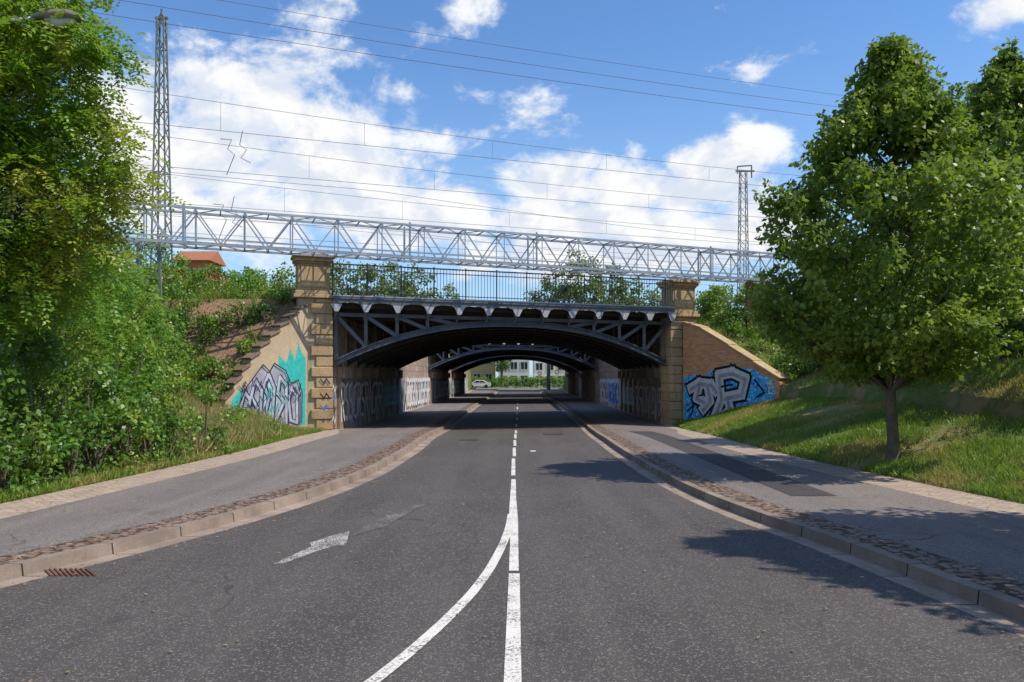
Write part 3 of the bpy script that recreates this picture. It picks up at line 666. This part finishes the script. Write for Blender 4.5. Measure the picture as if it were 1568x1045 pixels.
def bush(x,y,r,h,mat,size=.09,dens=1.0,name='bush',zb=None,n=None,frond=False):
    e=empty(name); zb=tz(x,y) if zb is None else zb; C=[]; mb=MB()
    K=int((n or 46)*r*r*max(1,h/r*.6)*dens)
    for i in range(K):
        a=random.random()*6.283; t=random.random(); q=math.sqrt(max(0,1-(2*t-1)**2)) if t>.5 else 1
        rr=r*q*(random.random()**.4)*(1+.25*mn.noise(V((math.cos(a)*2+x,math.sin(a)*2+y,t*3))))
        X,Y=x+rr*math.cos(a),y+rr*math.sin(a)
        if mn.noise(V((X,Y,t*h))*1.3)<-.3: continue
        C.append((X,Y,max(zb+t*h,tz(X,Y)+.1)))
    if not C: C=[(x,y,zb+h*.5)]
    for cc in random.sample(C,min(14,len(C))): mb.tube([(x,y,zb-.1),V((x,y,zb)).lerp(V(cc),.5)+V((0,0,.1)),cc],[.03,.018,.006],5)
    mb.obj('stems',M_bark,e)
    if frond: fronds(C,9,.3,'leaves',mat,e,.34,.09,5)
    else: clump_leaves(C,[random.uniform(.16,.34) for _ in C],30,size,'leaves',mat,e)
random.seed(4)
B=[(-8.6,11.2,.85,2.2),(-8.7,12.6,.95,2.6),(-8.6,14.2,.95,2.5),(-9.9,13.5,1.4,3.6),(-8.5,15.8,.95,2.2),(-9.6,16.2,1.3,3.6),(-8.5,17.3,.8,1.8),(-9.3,18.2,1.1,2.9),(-10.9,17.5,1.7,4.2),(-11.1,20.3,1.7,4.2),(-9.7,20.2,1.0,2.3),(-12.4,22.6,1.9,4.3),(-10.6,22.7,1.2,2.8),(-9.8,21.4,.7,1.5)]
for i,(x,y,r,h) in enumerate(B): bush(x,y,r,h,L_dark if i in(0,1,2,4,6) else L_bush,.11,1.0,frond=(i in(5,8,9,11,3)))
for i in range(11):
    y=10.9+i*.85; bush(OL(y)-.55-random.random()*.15,y,random.uniform(.42,.58),random.uniform(.8,1.4),L_dark if i%3 else L_bush,.1,1.5)
for x,y,r,h in((-12.0,25.2,1.4,3.0),(-13.6,26.5,1.7,3.6),(-11.0,24.3,1.0,1.8),(-12.4,28.0,1.1,1.7),(-13.5,29.5,1.5,2.4),(-10.4,29.7,.7,.8),(-10.9,28.0,.7,.8),(-10.5,27.0,.7,.9),(-11.6,29.2,.8,.9),(-9.3,31.8,1.05,1.35),(-10.9,32.0,1.0,1.0),(-12.6,32.6,1.3,1.5),(-15,32,1.7,2.4),(-17,30,2,3.4),(-10.6,25.9,.7,.8),(-9.6,29.9,.5,.6),(-14.4,30.8,1.2,1.5),(-16,27,1.8,3.6),(-9.9,28.7,.4,.45),(-10.2,27.9,.35,.4),(-9.1,30.6,.45,.5)):
    bush(x,y,r,h,L_bush,.11)
for x,y,r,h,m in((-11.6,34.5,1.0,1.6,L_bush),(-13.6,35,1.2,1.7,L_red),(-12.6,37,1.4,2.0,L_bush),(-15.2,36,1.5,1.9,L_red),(-17,37,1.8,2.0,L_bush),(-9.6,35.5,.9,.9,L_bush)): bush(x,y,r,h,m,.12)
for x,y,r,h,m in((9.3,37.5,1.0,1.5,L_bush),(10.6,36.6,.9,1.4,L_bush),(11.6,38,1.2,2.1,L_bush),(9.9,35.4,.6,.9,L_dark),(10.8,34.8,.8,1.1,L_bush),(12.3,35.2,1.1,1.7,L_dark),(13.4,33.8,1.3,1.9,L_dark),(11.6,33.0,.8,1.0,L_bush),(11.2,31.4,.7,1.0,L_dark),(8.6,37.2,.8,1.0,L_bush),(9.1,36.2,.5,.6,L_bush),(10.3,33.7,.5,.6,L_bush),(10.9,32.6,.5,.6,L_dark),(9.4,34.9,.35,.4,L_bush),
    (11.9,28.4,1.1,1.7,L_dark),(12.0,25,1.3,2.1,L_dark),(12.0,22,1.2,1.9,L_dark),(13.3,29.8,1.5,2.4,L_dark),(14.4,27,1.7,2.8,L_dark),(13.6,20,1.5,2.5,L_dark),(15,24,1.8,2.9,L_dark),(12.3,18.3,1.2,2.0,L_dark),(14.5,31.5,1.5,2.2,L_dark),(17.5,33,2,3,L_dark),(12.8,15.6,1.4,2.2,L_dark),(11.4,30.0,.8,1.2,L_dark),(16.5,20,2,3,L_dark),(11.4,26.7,.8,1.1,L_dark),(11.3,23.5,.8,1.1,L_bush),(11.6,20.2,.8,1.1,L_dark)):
    bush(x,y,r,h,m,.13)
def far_mass():
    random.seed(9); e=empty('distant_tree_row'); C=[];R=[]; mb=MB()
    T=[(-42,122,6,18),(-35,118,5,16.5),(-27.5,118,4.5,19.5),(-21,120,5,20),(-15.5,122,4,19),(-11,125,3,16.5),(4.5,122,3.4,18.5),(9,118,4,21),(14,120,4,19),(18.5,121,3.4,18),(24,124,4,16.5),(30,120,4,16.5),(38,122,5,18),(46,122,5,17),(58,125,7,22),(-54,125,7,20),(-3.5,160,3.5,14),(-68,125,8,21),(72,125,8,22)]
    for x,y,r,h in T:
        mb.tube([(x,y,-.2),(x,y,h*.7)],[.35,.12],6)
        for i in range(int(13*r*r)):
            d=V((random.gauss(0,1),random.gauss(0,1),random.gauss(0,1))).normalized()*random.random()**.4
            p=(x+d.x*r,y+d.y*r,h*.62+d.z*h*.38)
            if mn.noise(V(p)*.45)<-.22: continue
            C.append(p); R.append(random.uniform(.6,1.2))
    mb.obj('trunks',M_bark,e)
    clump_leaves(C,R,30,.45,'leaves',L_far,e)
far_mass()
def blades(name,pts,h,w,mat):
    pts=np.asarray(pts,float); N=len(pts); up=nrm(np.array([0,0,1.])+rng.normal(size=(N,3))*np.array([.4,.4,.1])); nr=nrm(rng.normal(size=(N,3))*np.array([1,1,.1]))
    return leafmesh(name,pts,up,nr,h*rng.uniform(.5,1.4,N),w,mat,None,.25)
random.seed(12); P=[]
for i in range(150000):
    Y=9+27*random.random()**.9; X=OR(Y)+.03+7.5*random.random()**1.2
    if Y>30.8 and X>xwr(Y)-.25: continue
    if mn.noise(V((X*.7,Y*.7,5)))<-.12 and random.random()<.8: continue
    P.append((X,Y,tz(X,Y)-.02))
blades('bank_grass',P,.14,.02,L_grass)
P=[]
for i in range(26000):
    Y=10+19.5*random.random(); X=OL(Y)-.02-random.random()**1.6*2.2
    if Y>27 and X<xwl(Y)+.1: continue
    P.append((X,Y,tz(X,Y)-.02))
blades('verge_grass',P,.15,.02,L_grass)
P=[]
for i in range(18000):
    cx,cy,r=random.choice([(-8.3,20.5,.7),(-8.6,22,.9),(-8.2,23.5,.8),(-9.0,24.6,.9),(-8.9,26,.6),(-8.1,18.8,.5),(-10.2,25.2,1)])
    X=cx+random.gauss(0,r*.55); Y=cy+random.gauss(0,.8)
    if X>OL(Y)-.15 : continue
    P.append((X,Y,tz(X,Y)-.02))
blades('dry_weeds',P,.5,.022,L_dry)
for i in range(9): 
    y=19.5+i*.75; bush(OL(y)-.7-random.random()*1.2,y,random.uniform(.25,.45),random.uniform(.4,.8),L_bush,.08,2.0)
P=[]
for i in range(30000):
    X=-9-9*random.random(); Y=25.5+8*random.random()
    if Y<30.4 and X>xwl(Y)-.3: continue
    if mn.noise(V((X*.8,Y*.8,1)))<.02: continue
    P.append((X,Y,tz(X,Y)-.02))
blades('slope_grass',P,.3,.025,L_grass)
P=[]
for i in range(14000):
    X=6.9+12*random.random(); Y=31.2+8*random.random()
    if X<xwr(Y)+.5: continue
    P.append((X,Y,tz(X,Y)-.02))
blades('embankment_grass',P,.3,.03,L_grass)
n=3400; P=[]
for i in range(n):
    s=random.random()<.5; Y=4.5+24*random.random()
    if s: X=EL(Y)-G-.15-abs(random.gauss(0,.4)) if random.random()<.65 else random.uniform(OL(Y),OL(Y)+1.0)
    else: X=ER(Y)+G+.15+abs(random.gauss(0,.4)) if random.random()<.65 else random.uniform(OR(Y)-1.2,OR(Y))
    P.append((X,Y,z0(Y)+.135))
for i in range(700):
    Y=4.5+20*random.random(); X=random.choice([EL(Y)-.1+abs(random.gauss(0,.25)),ER(Y)+.15-abs(random.gauss(0,.25)),random.uniform(EL(Y),ER(Y))]); P.append((X,Y,z0(Y)+.016))
P=np.array(P); N=len(P); leafmesh('fallen_leaves',P,rng.normal(size=(N,3))*np.array([1,1,.12]),np.array([0,0,1.])+rng.normal(size=(N,3))*.2,rng.uniform(.025,.055,N),.025,L_lit,None,.0)

# ------------------------------------------------------------------ street lamp
lp=empty('street_lamp'); mb=MB(); zb=.1
mb.tube([(-8.75,12.2,zb),(-8.75,12.2,1.2),(-8.75,12.2,7.0),(-8.6,12.2,7.3),(-8.2,12.2,7.42),(-7.4,12.2,7.5)],[.085,.07,.05,.045,.04,.035],10); mb.tube([(-8.75,12.2,zb),(-8.75,12.2,.9)],.1,10)
mb.obj('pole_and_arm',M_galv,lp,True)
mb=MB()
prof=[(-7.45,.05,.04),(-7.3,.1,.07),(-7.05,.15,.1),(-6.85,.14,.09),(-6.7,.07,.05)]
for x,w,h in prof: mb.v+=[(x,12.2-w,7.5),(x,12.2-w*.7,7.5+h),(x,12.2+w*.7,7.5+h),(x,12.2+w,7.5),(x,12.2,7.48)]
for i in range(len(prof)-1):
    for k in range(5): mb.f.append((i*5+k,i*5+(k+1)%5,i*5+5+(k+1)%5,i*5+5+k))
mb.f+=[(0,1,2,3,4),(20,24,23,22,21)]
mb.obj('lamp_housing',flat('lamp_grey',(.22,.2,.17),.5),lp,True)
mb=MB(); mb.tube([(-7.25,12.2,7.47),(-7.05,12.2,7.42),(-6.8,12.2,7.47)],[.05,.09,.04],10); mb.obj('lens_bowl',flat('lens',(.5,.5,.45),.2),lp,True)

# ------------------------------------------------------------------ far buildings, car, signs, hedge
Mwin=flat('window_glass_dark',(.03,.04,.05),.15); Mfr=flat('window_frame_white',(.6,.6,.6),.5)
def building(name,x0,x1,y,z1,floors,cols,wall,roofm,roofh=3.0,depth=10,win=(1.5,1.6)):
    e=empty(name); mb=MB(); mb.box((x0,y,-.2),(x1,y+depth,z1)); mb.obj('walls',wall,e)
    w=MB(); f=MB(); dx=(x1-x0)/cols; dz=z1/floors
    for i in range(cols):
        for j in range(floors):
            cx=x0+dx*(i+.5); cz=dz*(j+.5)+.1; a,b=win[0]/2,win[1]/2
            w.box((cx-a,y-.03,cz-b),(cx+a,y-.005,cz+b))
            for X in(cx-a,cx,cx+a): f.box((X-.06,y-.09,cz-b-.06),(X+.06,y-.035,cz+b+.06))
            for Z in(cz-b,cz+b): f.box((cx-a-.1,y-.12,Z-.06),(cx+a+.1,y-.095,Z+.06))
    w.obj('windows',Mwin,e); f.obj('window_frames',Mfr,e)
    mb=MB(); o=.5; mb.add([(x0-o,y-o,z1),(x1+o,y-o,z1),(x1+o,y+depth+o,z1),(x0-o,y+depth+o,z1),(x0-o,y+depth/2,z1+roofh),(x1+o,y+depth/2,z1+roofh)],[(0,1,5,4),(2,3,4,5),(1,2,5),(3,0,4),(0,3,2,1)])
    mb.obj('roof',roofm,e); return e
Mw=flat('white_render',(.75,.75,.73),.8); Mor=flat('orange_roof_tiles',(.42,.17,.09),.8); Mgr=flat('grey_roof',(.14,.14,.15),.8)
building('white_apartment_house',-4.5,2.2,172,8.8,3,3,Mw,Mgr); building('white_apartment_house',3.2,10.5,176,8.5,3,3,Mw,Mgr); building('yellow_house',-16,-5.5,178,7.5,2,4,flat('yellow_render',(.6,.46,.24),.8),Mor)
building('brick_house',-36,-33,84,14.3,4,2,flat('brick_red',(.42,.17,.09),.85),Mor,1.3,4)
C=[];random.seed(2)
for i in range(420): C.append((random.uniform(-11,9),153+random.random()*1.4,random.uniform(.2,2.0)))
clump_leaves(C,.4,30,.2,'hedge',L_bush)
def car(x,y):
    e=empty('parked_car'); z=0
    pr=[(-2.15,.35),(-2.15,.75),(-1.95,.92),(-1.15,1.0),(-.55,1.42),(.75,1.45),(1.55,1.05),(2.1,.92),(2.18,.6),(2.1,.35)]
    mb=MB(); n=len(pr)
    for w in(-.85,.85): mb.v+=[(x+a,y+w*(1 if b<1.1 else .82),z+b) for a,b in pr]
    for i in range(n): j=(i+1)%n; mb.f.append((i,j,n+j,n+i))
    mb.f+=[tuple(range(n)),tuple(range(2*n-1,n-1,-1))]
    mb.obj('body',flat('silver_white_car_paint',(.68,.69,.7),.3,.1,.05),e,bevel=.04)
    mb=MB()
    for s in(-1,1):
        Y=y+s*.87; mb.add([(x-1.02,Y,1.03),(x-.5,y+s*.74,1.36),(x+.1,y+s*.74,1.38),(x+.1,Y,1.03)],[(0,1,2,3)]); mb.add([(x+.18,Y,1.03),(x+.18,y+s*.74,1.38),(x+.7,y+s*.74,1.36),(x+1.35,Y,1.06)],[(0,1,2,3)])
    mb.obj('side_windows',flat('car_glass',(.02,.025,.03),.1),e)
    mb=MB()
    for a in(-1.35,1.35):
        for s in(-1,1): mb.tube([(x+a,y+s*.88,.32),(x+a,y+s*.66,.32)],.32,18)
    mb.obj('wheels',flat('tyre_rubber',(.02,.02,.02),.8),e)
car(-7.5,149); 
def sign(x,y,h=3):
    e=empty('traffic_sign'); mb=MB(); mb.tube([(x,y,z0(y)),(x,y,h)],.04,8); mb.obj('post',M_galv,e)
    mb=MB(); mb.tube([(x,y-.06,h-.35),(x,y-.09,h-.35)],.38,20); mb.obj('disc',flat('sign_red',(.5,.03,.03),.5),e)
    mb=MB(); mb.tube([(x,y-.092,h-.35),(x,y-.1,h-.35)],.26,20); mb.obj('disc_face',flat('sign_white',(.7,.7,.7),.5),e)
sign(6.3,133,3.2); sign(3.6,140,3)

# ------------------------------------------------------------------ light, world, camera
sd=V((.97,-.25,0)).normalized(); el=math.radians(52); sv=V((sd.x*math.cos(el),sd.y*math.cos(el),math.sin(el)))
ld=bpy.data.lights.new('sun','SUN'); ld.energy=5.0; ld.angle=math.radians(.5); ld.color=(1,.92,.79)
lo=bpy.data.objects.new('sun',ld); S.collection.objects.link(lo); lo.rotation_euler=(-sv).to_track_quat('-Z','Y').to_euler(); lo.location=(20,-20,40)
w=bpy.data.worlds.new('World'); S.world=w; w.use_nodes=True; t=NT(w); bg=t.n['Background']
sky=t.node('ShaderNodeTexSky'); sky.sky_type='NISHITA'; sky.sun_disc=False; sky.sun_elevation=el; sky.sun_rotation=math.atan2(sd.x,sd.y); sky.air_density=1.0; sky.dust_density=.5; sky.ozone_density=1.5
D=t.coord('Generated'); D=t.vm('NORMALIZE',D); sp=t.node('ShaderNodeSeparateXYZ'); t.l.new(D,sp.inputs[0])
az=t.math('ARCTAN2',sp.outputs[0],sp.outputs[1]); ev=t.math('ARCSINE',sp.outputs[2]); cb=t.node('ShaderNodeCombineXYZ'); t.l.new(az,cb.inputs[0]); t.l.new(ev,cb.inputs[1]); A=cb.outputs[0]
CL=[(415,150,100,75,1.1),(500,200,120,70,1.05),(320,240,190,120,1.15),(470,262,200,70,1.1),(540,320,260,55,1.05),(215,190,90,90,1.05),(350,330,190,70,1.1),
 (500,50,85,60,.52),(635,50,60,35,.46),(720,160,115,45,.52),(825,180,75,60,.54),(600,145,70,30,.46),(650,205,110,50,.62),
 (690,315,110,45,1.05),(850,285,105,55,1.1),(960,280,110,48,1.1),(1080,250,100,46,1.05),(1160,215,60,45,.85),(900,340,260,50,1.1),(1020,300,180,46,1.05),(975,228,38,38,.65),(1110,365,170,50,1.05),(640,350,190,50,.95),
 (1490,330,110,90,.9),(1540,15,70,36,.55),(730,8,90,36,.48),(900,385,320,50,1.0)]
dens=None
for px,py,rx,ry,k in CL:
    a=math.atan((px-795)/1220); e_=math.atan((578-py)/1220*math.cos(a))
    v=t.vm('SUBTRACT',A,(a,e_,0)); v=t.vm('MULTIPLY',v,(1220/rx/1.25,1220/ry/1.25,0)); l=t.vm('LENGTH',v)
    q=t.math('MULTIPLY',t.math('SUBTRACT',1,l,clamp=True),k)
    dens=q if dens is None else t.math('MAXIMUM',dens,q)
oth=t.ramp(t.noise(D,2.4,2,.5),.5,.7,0,.7); oth=t.math('MULTIPLY',oth,t.ramp(t.math('ABSOLUTE',az),.75,1.0)); dens=t.math('MAXIMUM',dens,oth)
Dn=t.scale(D,(1,1,1.5))
n1=t.noise(Dn,10,8,.62,.25); n1b=t.noise(t.vm('ADD',Dn,(.02,-.005,.022)),10,4,.6,.25)
f=t.math('ADD',dens,t.math('MULTIPLY',t.math('SUBTRACT',n1,.5),2.2))
cov=t.ramp(f,.18,.6); rel=t.ramp(t.math('SUBTRACT',n1,n1b),-.12,.1)
thick=t.ramp(f,.3,.9)
k=1/1.2
ccol=t.mix(rel,(7.3*k,7.9*k,9.0*k),(9.95*k,10*k,10*k)); ccol=t.mix(t.math('MULTIPLY',t.math('SUBTRACT',1,thick),.3),ccol,(7.2*k,8.3*k,9.8*k))
skc=t.mix(1.0,sky.outputs[0],(.86,1.2,1.55),'MULTIPLY')
haze=t.ramp(ev,0,.42,.5,0); skc=t.mix(haze,skc,(5.6*k,7.6*k,9.6*k))
t.l.new(t.mix(cov,skc,ccol),bg.inputs[0]); bg.inputs[1].default_value=.12
cd=bpy.data.cameras.new('camera'); co=bpy.data.objects.new('camera',cd); S.collection.objects.link(co); S.camera=co
cd.lens=28; cd.sensor_width=36; cd.shift_x=-.007; cd.shift_y=.0354; cd.clip_end=6000; co.location=(0,0,2); co.rotation_euler=(math.radians(90),0,0)
S.view_settings.view_transform='Standard'; S.view_settings.look='None'; S.view_settings.exposure=0
